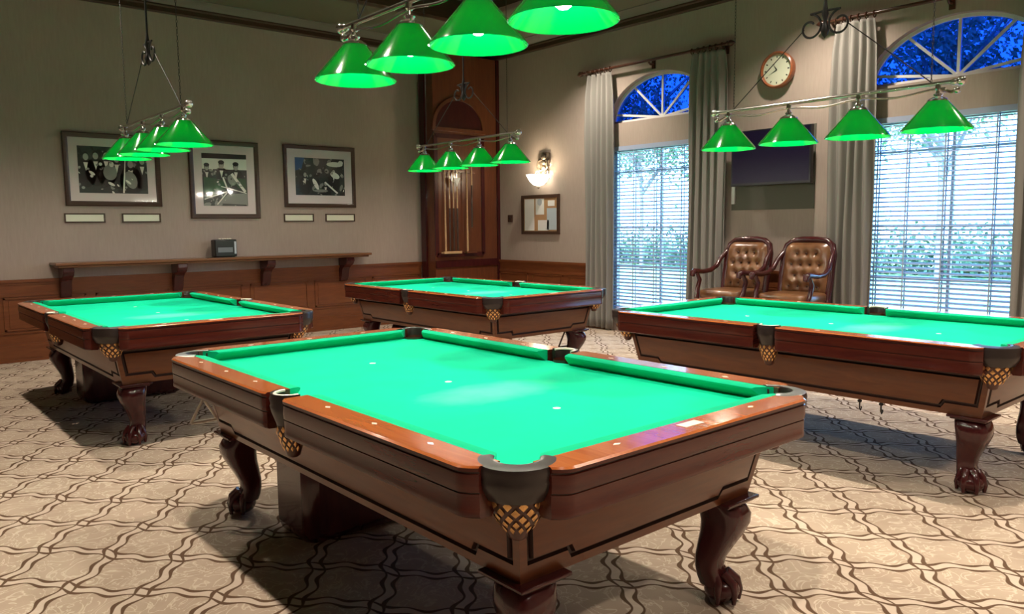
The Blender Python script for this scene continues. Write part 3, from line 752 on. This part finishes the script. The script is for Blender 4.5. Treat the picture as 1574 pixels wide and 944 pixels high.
def apron(root):
    b = MB(); ti, bi, zt, zb = .165, .215, .664, .41
    T = [(sx*(A_-ti), sy*(B_-ti), zt) for sx, sy in ((-1, -1), (1, -1), (1, 1), (-1, 1))]
    Bm = [(sx*(A_-bi), sy*(B_-bi), zb) for sx, sy in ((-1, -1), (1, -1), (1, 1), (-1, 1))]
    for k in range(4):
        p = [Vector(Bm[k]), Vector(Bm[(k+1) % 4]), Vector(T[(k+1) % 4]), Vector(T[k])]
        ex = (p[1]-p[0]).normalized(); L_ = (p[1]-p[0]).length; nrm = ex.cross((p[3]-p[0])).normalized()
        up = (nrm.cross(ex)).normalized(); hh = (p[3]-p[0]).dot(up)
        def at(u, v, d): # u from 0..1 along bottom, v height fraction; inset absolute handled by caller
            return p[0]+ex*u+up*v+nrm*d
        # outline with stepped lower corners, inset by g
        dx = (p[3]-p[0]).dot(ex)      # lean of the left end
        dxr = (p[2]-p[1]).dot(ex)
        def outline(g, d):
            st = .16; h1 = .030
            lo = lambda v: dx*v/hh; hi = lambda v: L_+dxr*v/hh
            q = [(lo(g+h1)+g, g+h1), (st+g*.5, g+h1), (st+.02+g*.5, g), (L_-st-.02-g*.5, g), (L_-st-g*.5, g+h1), (hi(g+h1)-g, g+h1), (hi(hh-g)-g, hh-g), (lo(hh-g)+g, hh-g)]
            return [at(u, v, d) for u, v in q]
        base = [at(0, 0, 0), at(st_ := .16, 0, 0), at(.18, 0, 0), at(L_-.18, 0, 0), at(L_-.16, 0, 0), at(L_, 0, 0), Vector(T[(k+1) % 4]), Vector(T[k])]
        lv = [base, outline(.028, 0), outline(.034, -.009), outline(.042, -.009), outline(.048, .004), outline(.06, .007)]
        vv = [q for r_ in lv for q in r_]; o = len(b.v); b.v += [tuple(q) for q in vv]
        for i in range(len(lv)-1):
            for j in range(8):
                kk = (j+1) % 8; b.f.append([o+i*8+j, o+i*8+kk, o+(i+1)*8+kk, o+(i+1)*8+j]); b.m.append(1 if i in (1, 2, 3) else 0)
        b.f.append([o+5*8+j for j in range(8)]); b.m.append(0)
    b.add(Bm, [(0, 3, 2, 1)], 1)
    return b.build('apron', ['cherry_apron', 'cherry_groove'], root, ang=25)
def leg_mesh(sx, sy):
    b = MB(); cx, cy = sx*(A_-.30), sy*(B_-.29)
    prof = [(.396, .0, .072), (.375, .016, .080), (.345, .028, .083), (.31, .030, .079), (.265, .018, .069), (.22, .0, .059), (.175, -.016, .050), (.135, -.020, .046), (.10, -.010, .050), (.07, .0, .05)]
    rings = []
    for z, o_, w in prof:
        ring = []
        for k in range(20):
            t = 2*PI*k/20; c_, s_ = math.cos(t), math.sin(t); e_ = 2/3.2
            ring.append((cx+sx*o_*.8+w*math.copysign(abs(c_)**e_, c_), cy+sy*o_*.8+w*math.copysign(abs(s_)**e_, s_), z))
        rings.append(ring)
    return b.loft(rings), (cx, cy)
def make_table(loc, label):
    r = empty('pool_table', loc, label, 'pool table', 'four green pool tables')
    # bed
    c_ = .20
    pts = []
    for sx, sy in ((1, 1), (-1, 1), (-1, -1), (1, -1)):
        q = [(sx*(A_-.11), sy*(B_-.22)), (sx*(A_-.17), sy*(B_-.17)), (sx*(A_-.22), sy*(B_-.11))]
        pts += q if (sx*sy > 0) else q[::-1]
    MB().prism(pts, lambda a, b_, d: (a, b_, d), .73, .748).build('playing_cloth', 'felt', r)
    MB().box(-A_+.17, A_-.17, -B_+.17, B_-.17, .66, .73).build('slate_bed', 'cherry_groove', r)
    g = .072; e = .165
    long_r = lambda s, d, z: (A_-d, s, z)
    long_l = lambda s, d, z: (-A_+d, s, z)
    sh_n = lambda s, d, z: (s, -B_+d, z)
    sh_f = lambda s, d, z: (s, B_-d, z)
    u = .302
    for side in (long_r, long_l):
        rail_part(r, side, -B_+e, -g, 'c', 's', [-u, -2*u, -3*u]); rail_part(r, side, g, B_-e, 's', 'c', [u, 2*u, 3*u])
    rn = rail_part(r, sh_n, -A_+e, A_-e, 'c', 'c', [-.33, .33])
    pl = MB().box(-.045, .045, -B_+.045, -B_+.083, .799, .8014).build('name_plate', 'pearl', rn)
    rail_part(r, sh_f, -A_+e, A_-e, 'c', 'c', [-.33, 0, .33])
    # spots on the cloth
    for x, y in ((0, -.68), (0, .60), (0, -.02)):
        MB().lathe([(.001, .7486), (.015, .7486)], (x, y, 0), 14, cap=False).build('spot', 'spot_tan', r)
    # pockets
    def pocket(cx, cy, ang, arc, R_, rh, zbot, net_off, kind):
        a0 = ang-arc/2; a1 = ang+arc/2; N = 22
        prof = [(rh, zbot), (rh+.001, .79), (rh+.006, .803), (rh+.018, .806), (R_-.004, .799), (R_, .785), (R_-.004, .766), (R_-.001, .758), (R_-.006, .735), (R_-.024, zbot), (rh, zbot)]
        rings = []
        for k in range(N+1):
            t = a0+(a1-a0)*k/N
            rings.append([(cx+q*math.cos(t), cy+q*math.sin(t), z) for q, z in prof])
        b = MB(); n = len(prof)
        b.loft(rings); o = b.build('pocket', 'leather_black', r, ang=40)
        lw = [(rh-.001, .76), (rh-.004, .72), (rh*.8, .69), (rh*.2, .675), (.001, .674)]
        MB().lathe(lw, (cx, cy, 0), 20, cap=False).build('pocket_cup', 'net_leather', o, ang=60)
        if kind == 's':
            b = MB(); pp = [(cx+(rh+.004)*math.cos(a0+(a1-a0)*k/N), cy+(rh+.004)*math.sin(a0+(a1-a0)*k/N), .801) for k in range(N+1)]
            b.tube(pp, .006, 6).build('pocket_iron', 'pearl', o)
        # fringed shield with diamond lattice hanging below
        ox, oy = cx+net_off*math.cos(ang), cy+net_off*math.sin(ang)
        rt, rb, zt, zb = min(R_*.80, .082), .028, zbot+.004, zbot-.105
        sh = MB(); sh.lathe([(rt-.004, zt), (rt*.93, zt-.03), (rt*.7, zt-.065), (rb, zb), (rb*.9, zb-.012), (rb*.5, zb-.02)], (ox, oy, 0), 20)
        so = sh.build('pocket_shield', 'net_leather', o, ang=60)
        gd = MB()
        def rad(z):
            tt = (zt-z)/(zt-zb)
            pr = [(0, rt-.004), (.28, rt*.93), (.62, rt*.7), (1, rb)]
            for (t0, r0), (t1, r1) in zip(pr, pr[1:]):
                if tt <= t1: return r0+(r1-r0)*(tt-t0)/(t1-t0)
            return rb
        nd = 12
        for row in range(5):
            zc = zt-.014-row*.019
            for k in range(nd):
                t = 2*PI*(k+(row % 2)*.5)/nd; hw_ = .30*2*PI/nd; hh_ = .0125
                if math.cos(t-ang) < -.3: continue
                P = [(t-hw_, zc), (t, zc-hh_), (t+hw_, zc), (t, zc+hh_)]
                gd.add([(ox+(rad(z)+.0035)*math.cos(a), oy+(rad(z)+.0035)*math.sin(a), z) for a, z in P]+[(ox+(rad(zc)+.006)*math.cos(t), oy+(rad(zc)+.006)*math.sin(t), zc)], [(0, 1, 4), (1, 2, 4), (2, 3, 4), (3, 0, 4)])
        gd.build('shield_diamonds', 'gold_diamond', so)
    for sx in (-1, 1):
        for sy in (-1, 1):
            pocket(sx*(A_-.152), sy*(B_-.152), math.atan2(sy, sx), math.radians(205), .112, .056, .705, -.004, 'c')
        pocket(sx*(A_-.072), 0, 0 if sx > 0 else PI, math.radians(190), .075, .052, .685, -.005, 's')
    apron(r)
    MB().box(-.46, .30, .40, .76, .0, .40).build('ball_box', 'dark_cherry', r, bevel=.06)
    for sx in (-1, 1):
        for sy in (-1, 1):
            cx, cy = sx*(A_-.30), sy*(B_-.29)
            b, c = leg_mesh(sx, sy); L_ = b.build('leg', 'dark_cherry', r, ang=60)
            MB().box(cx-.085+sx*.012, cx+.085+sx*.012, cy-.085+sy*.012, cy+.085+sy*.012, .390, .404).box(cx-.098+sx*.012, cx+.098+sx*.012, cy-.098+sy*.012, cy+.098+sy*.012, .400, .413).build('leg_block', 'dark_cherry', L_, bevel=.004)
            fx, fy = cx+sx*.018, cy+sy*.018
            ft = MB(); ft.ball((fx, fy, .052), .062, 18, sc=(1.08, 1.08, .84))
            for k in range(5):
                t = math.atan2(sy, sx)+(k-2)*1.0
                p = [(fx-sx*.014+.034*math.cos(t), fy-sy*.014+.034*math.sin(t), .115), (fx+.052*math.cos(t), fy+.052*math.sin(t), .085), (fx+.064*math.cos(t), fy+.064*math.sin(t), .048), (fx+.062*math.cos(t), fy+.062*math.sin(t), .010)]
                ft.tube(p, [.020, .018, .014, .008], 8)
            ft.build('claw_foot', 'dark_cherry', L_, ang=60)
    return r
TM = (1.931, 2.685, 0); TA = (1.893, 6.494, 0); TB = (4.835, 6.32, 0); TC = (4.880, 2.515, 0)
t0 = make_table(TM, 'nearest pool table with bright green cloth, largest in the middle foreground')
for loc, lab in ((TA, 'pool table at the left, below the framed photographs'), (TB, 'pool table at the back centre, in front of the dark corner cupboard'), (TC, 'pool table at the right, in front of the two leather chairs')):
    c = copy_tree(t0); c.location = loc; c['label'] = lab

# ------------------------------------------------------------------ billiard lamps
def make_lamp(loc, z, label):
    r = empty('billiard_lamp', (loc[0], loc[1], z), label, 'hanging lamp', 'four-shade billiard lamps')
    HL = .80
    MB().lathe([(.012, -HL), (.012, HL)], seg=12, axis='y').build('bar', 'steel_bar', r)
    b = MB()
    p = []
    for k in range(61):
        s = -HL+.06+(2*HL-.12)*k/60; p.append((.0, s, -.040+.010*math.cos(2*PI*(s-.235)/.467)))
    b.tube(p, .007, 8); b.build('lower_rod', 'steel_bar', r)
    for sg in (-1, 1):
        MB().ball((0, sg*(HL+.022), 0), .027, 14).ball((0, sg*(HL-.015), -.002), .02, 12).ball((0, sg*(HL+.0), -.048), .02, 12).tube([(0, sg*(HL-.09), -.035), (0, sg*(HL-.03), -.055), (0, sg*(HL+.0), -.048)], .009, 8).build('finial', 'chrome', r)
    for k in range(4):
        y = (-.70, -.235, .235, .70)[k]
        h = MB().lathe([(.015, -.005), (.018, -.03), (.010, -.04), (.014, -.055), (.026, -.062), (.018, -.072), (.040, -.082), (.055, -.092), (.058, -.10), (.05, -.104)], (0, y, 0), 18).build('shade_holder', 'chrome', r)
        sh = MB().lathe([(.048, -.094), (.060, -.105), (.185, -.252), (.192, -.262), (.189, -.264), (.182, -.256), (.056, -.107), (.044, -.097)], (0, y, 0), 40, cap=False).build('lamp_shade', 'green_glass', r, ang=50)
        bu = MB().ball((0, y, -.192), .036, 14, sc=(1, 1, .95)).lathe([(.018, -.16), (.016, -.10)], (0, y, 0), 10).build('bulb', 'bulb_glow', sh)
        light('POINT', 'bulb_light', (0, y, -.262), BULB, (1, .90, .78), parent=sh, shadow_soft_size=.035)
    # suspension: two vertical chains, a centre stem with a scroll and two slanting stays
    top = ZC+.22-z
    for sg in (-1, 1):
        n = int((top)/.022); b = MB(); yy = sg*.66
        for k in range(n):
            zc = .02+k*top/n; pts = []
            for q in range(8):
                t = q*PI/4; w_, h_ = .005*math.cos(t), .014*math.sin(t)
                pts.append((w_ if k % 2 else 0, yy+(0 if k % 2 else w_), zc+h_))
            b.tube(pts, .0016, 4, closed=True)
        b.build('hanging_chain', 'iron_black', r)
        MB().tube([(0, sg*.66, .012), (0, sg*.40, .235), (0, sg*.14, .455)], .0035, 6).build('stay_wire', 'iron_black', r)
    b = MB(); b.tube([(0, 0, .44), (0, 0, top)], .008, 8)
    b.lathe([(.001, .38), (.018, .40), (.026, .43), (.018, .46), (.01, .49), (.022, .53), (.012, .58), (.008, .62)], seg=12)
    b.lathe([(.012, top-.05), (.06, top-.02), (.065, top)], seg=16)
    b.build('centre_stem', 'iron_black', r)
    b = MB()
    for sg in (-1, 1):
        p = []
        for k in range(26):
            t = k/25; a = PI*.5+t*2.25*PI; R_ = .085*(1-.62*t)
            p.append((0, sg*(.10-R_*math.cos(a)*-1), .46+R_*math.sin(a)-.0))
        p = [(0, 0, .55)]+p
        b.tube(p, .0075, 6)
    b.build('scroll', 'iron_black', r)
    return r
l0 = make_lamp((1.931, 2.665), 2.355, 'green-shaded billiard lamp hanging over the nearest table, cut by the top edge of the photo')
for (x, y, z, lab) in ((1.893, 6.36, 2.243, 'green-shaded billiard lamp over the left table, in front of the framed photographs'), (4.835, 6.33, 2.253, 'green-shaded billiard lamp over the back table, in front of the corner cupboard'),
                       (4.880, 2.60, 2.192, 'green-shaded billiard lamp over the right table, in front of the television')):
    c = copy_tree(l0); c.location = (x, y, z); c['label'] = lab

# ------------------------------------------------------------------ leather spectator chairs
def make_chair(loc, label):
    # local: the sitter faces -X, width along Y
    r = empty('spectator_chair', loc, label, 'chair', 'leather spectator chairs by the wall')
    def superbox(cx, cy, cz, hx, hy, hz, e_=.35, lean=0, seg=24, rows=9):
        rings = []
        for i in range(rows+1):
            f = -PI/2+PI*i/rows; cf = abs(math.cos(f))**e_; sf = math.copysign(abs(math.sin(f))**e_, math.sin(f)); ring = []
            for k in range(seg):
                t = 2*PI*k/seg; a = math.copysign(abs(math.cos(t))**e_, math.cos(t)); c_ = math.copysign(abs(math.sin(t))**e_, math.sin(t))
                z = cz+hz*sf
                ring.append((cx+hx*a*max(cf, .02)+lean*(z-cz), cy+hy*c_*max(cf, .02), z))
            rings.append(ring)
        return rings
    MB().loft(superbox(-.03, 0, .655, .26, .27, .055)).build('seat_cushion', 'brown_leather', r, ang=80)
    MB().box(-.27, .24, -.27, .27, .555, .605).build('seat_frame', 'dark_cherry', r, bevel=.012)
    # tufted back
    LE = .20; yb = .19; HW = .245; z0, z1 = .70, 1.20; rows = []; NZ, NY = 30, 30
    but = []
    for i, zf in enumerate((.12, .34, .56, .78)):
        for j in range(4 if i % 2 == 0 else 3):
            but.append(((-.15+.10*j) if i % 2 == 0 else (-.10+.10*j), z0+zf*(z1-z0)))
    for i in range(NZ+1):
        v = i/NZ; z = z0+(z1-z0)*v; row = []
        hw = HW*(1-.0*v)-(.06*max(0, (v-.85)/.15)**2)
        for j in range(NY+1):
            u = -1+2*j/NY; y = u*hw; base = .055*(1-abs(u)**5)*(1-abs(2*v-1)**8)
            dd = min(math.hypot((y-by)*1.0, (z-bz)*.9) for by, bz in but)
            dimp = .045*math.exp(-(dd/.030)**2)
            row.append((yb+LE*(z-z0)-base+dimp-.0, y, z))
        rows.append(row)
    MB().sheet(rows).build('tufted_back', 'brown_leather', r, ang=80)
    b = MB()
    for by, bz in but: b.ball((yb+LE*(bz-z0)-.03, by, bz), .010, 8)
    b.build('back_buttons', 'leather_button', r)
    # back frame and outer shell
    fr = []
    for (y, z) in [(-.255, .60), (-.262, .85), (-.262, 1.08), (-.24, 1.17), (-.18, 1.215), (-.08, 1.228), (0, 1.23), (.08, 1.228), (.18, 1.215), (.24, 1.17), (.262, 1.08), (.262, .85), (.255, .60)]:
        fr.append((yb+.02+LE*(z-z0), y, z))
    MB().tube(fr, .034, 10).build('back_frame', 'dark_cherry', r, ang=60)
    pts = [(-.25, .60), (.25, .60), (.255, 1.08), (.23, 1.16), (.17, 1.2), (-.17, 1.2), (-.23, 1.16), (-.255, 1.08)]
    MB().loft([[(yb+d+LE*(z-z0), y, z) for y, z in pts] for d in (.005, .035)]).build('back_shell', 'leather_button', r)
    for sg in (-1, 1):
        y = sg*.285
        a = [(yb+.02+LE*.42, sg*.262, 1.12), (yb-.01, y, 1.02), (yb-.07, y+sg*.01, .94), (yb-.17, y+sg*.015, .895), (-.12, y+sg*.015, .885), (-.22, y+sg*.01, .895), (-.29, y+sg*.005, .90), (-.325, y, .885), (-.33, y, .86), (-.305, y, .85)]
        arm = MB().tube(a, [.02, .024, .026, .026, .026, .027, .028, .03, .026, .016], 10).build('armrest', 'dark_cherry', r, ang=60)
        MB().tube([(-.26, y, .885), (-.20, y, .80), (-.24, y, .70), (-.27, sg*.27, .60)], [.02, .024, .024, .026], 8).build('arm_post', 'dark_cherry', arm, ang=60)
        for fx in (-1, 1):
            cx = -.24 if fx < 0 else .21; ex = -.03 if fx < 0 else .06
            MB().tube([(cx, sg*.245, .58), (cx, sg*.245, .50), (cx+ex*.3, sg*.245, .30), (cx+ex*.5, sg*.248, .12), (cx+ex, sg*.25, 0)], [.034, .03, .022, .018, .022], 10).build('leg', 'dark_cherry', r, ang=60)
    MB().box(-.28, -.24, -.23, .23, .20, .235).build('foot_rail', 'dark_cherry', r, bevel=.006)
    b = MB(); b.tube([(-.24, -.245, .28), (.22, -.245, .28)], .013, 8); b.tube([(-.24, .245, .28), (.22, .245, .28)], .013, 8); b.tube([(.22, -.245, .30), (.22, .245, .30)], .013, 8)
    b.build('stretcher', 'dark_cherry', r)
    return r
ch0 = make_chair((7.28, 4.83, 0), 'tufted brown leather armchair with dark wood arms, the left of the two under the television')
c = copy_tree(ch0); c.location = (7.28, 4.12, 0); c.rotation_euler.z = .04; c['label'] = 'tufted brown leather armchair with dark wood arms, the right of the two beside the curtain'

# ------------------------------------------------------------------ things under the tables
def hung_triangle(x, y, z, rz, label, m_='steel_bar', s=.13):
    r = empty('ball_rack', (x, y, z), label, 'ball rack', 'triangle racks hung under the tables', rz)
    h = s*1.73
    ring = [(-s, 0, -h), (s, 0, -h), (0, 0, 0)]
    b = MB()
    for i in range(3): b.tube([ring[i], ring[(i+1) % 3]], .008, 8, flat=1.0)
    b.build('rack_triangle', m_, r)
    MB().tube([(0, 0, 0), (0, 0, .05), (.015, 0, .06)], .004, 6).build('hanging_hook', 'iron_black', r)
hung_triangle(1.33, 3.90, .565, .0, 'pale triangle rack hanging under the far left corner of the nearest table', 'pearl', .065)
hung_triangle(5.25, 5.32, .42, 0, 'dark triangle rack hanging under the near side of the back table', 'frame_wood', .10)
for x, y, lab in ((4.33, 2.03, 'small dark hook hanging under the right table, left one'), (4.33, 1.91, 'small dark hook hanging under the right table, right one')):
    r = empty('hanging_hook', (x, y, .41), lab, 'hook', 'hooks under the right table')
    MB().lathe([(.004, 0), (.012, -.006), (.012, -.014), (.004, -.02)], seg=10).tube([(0, 0, -.01), (0, 0, -.05), (.012, 0, -.065), (.022, 0, -.055), (.02, 0, -.045)], .004, 6).build('hook', 'iron_black', r)
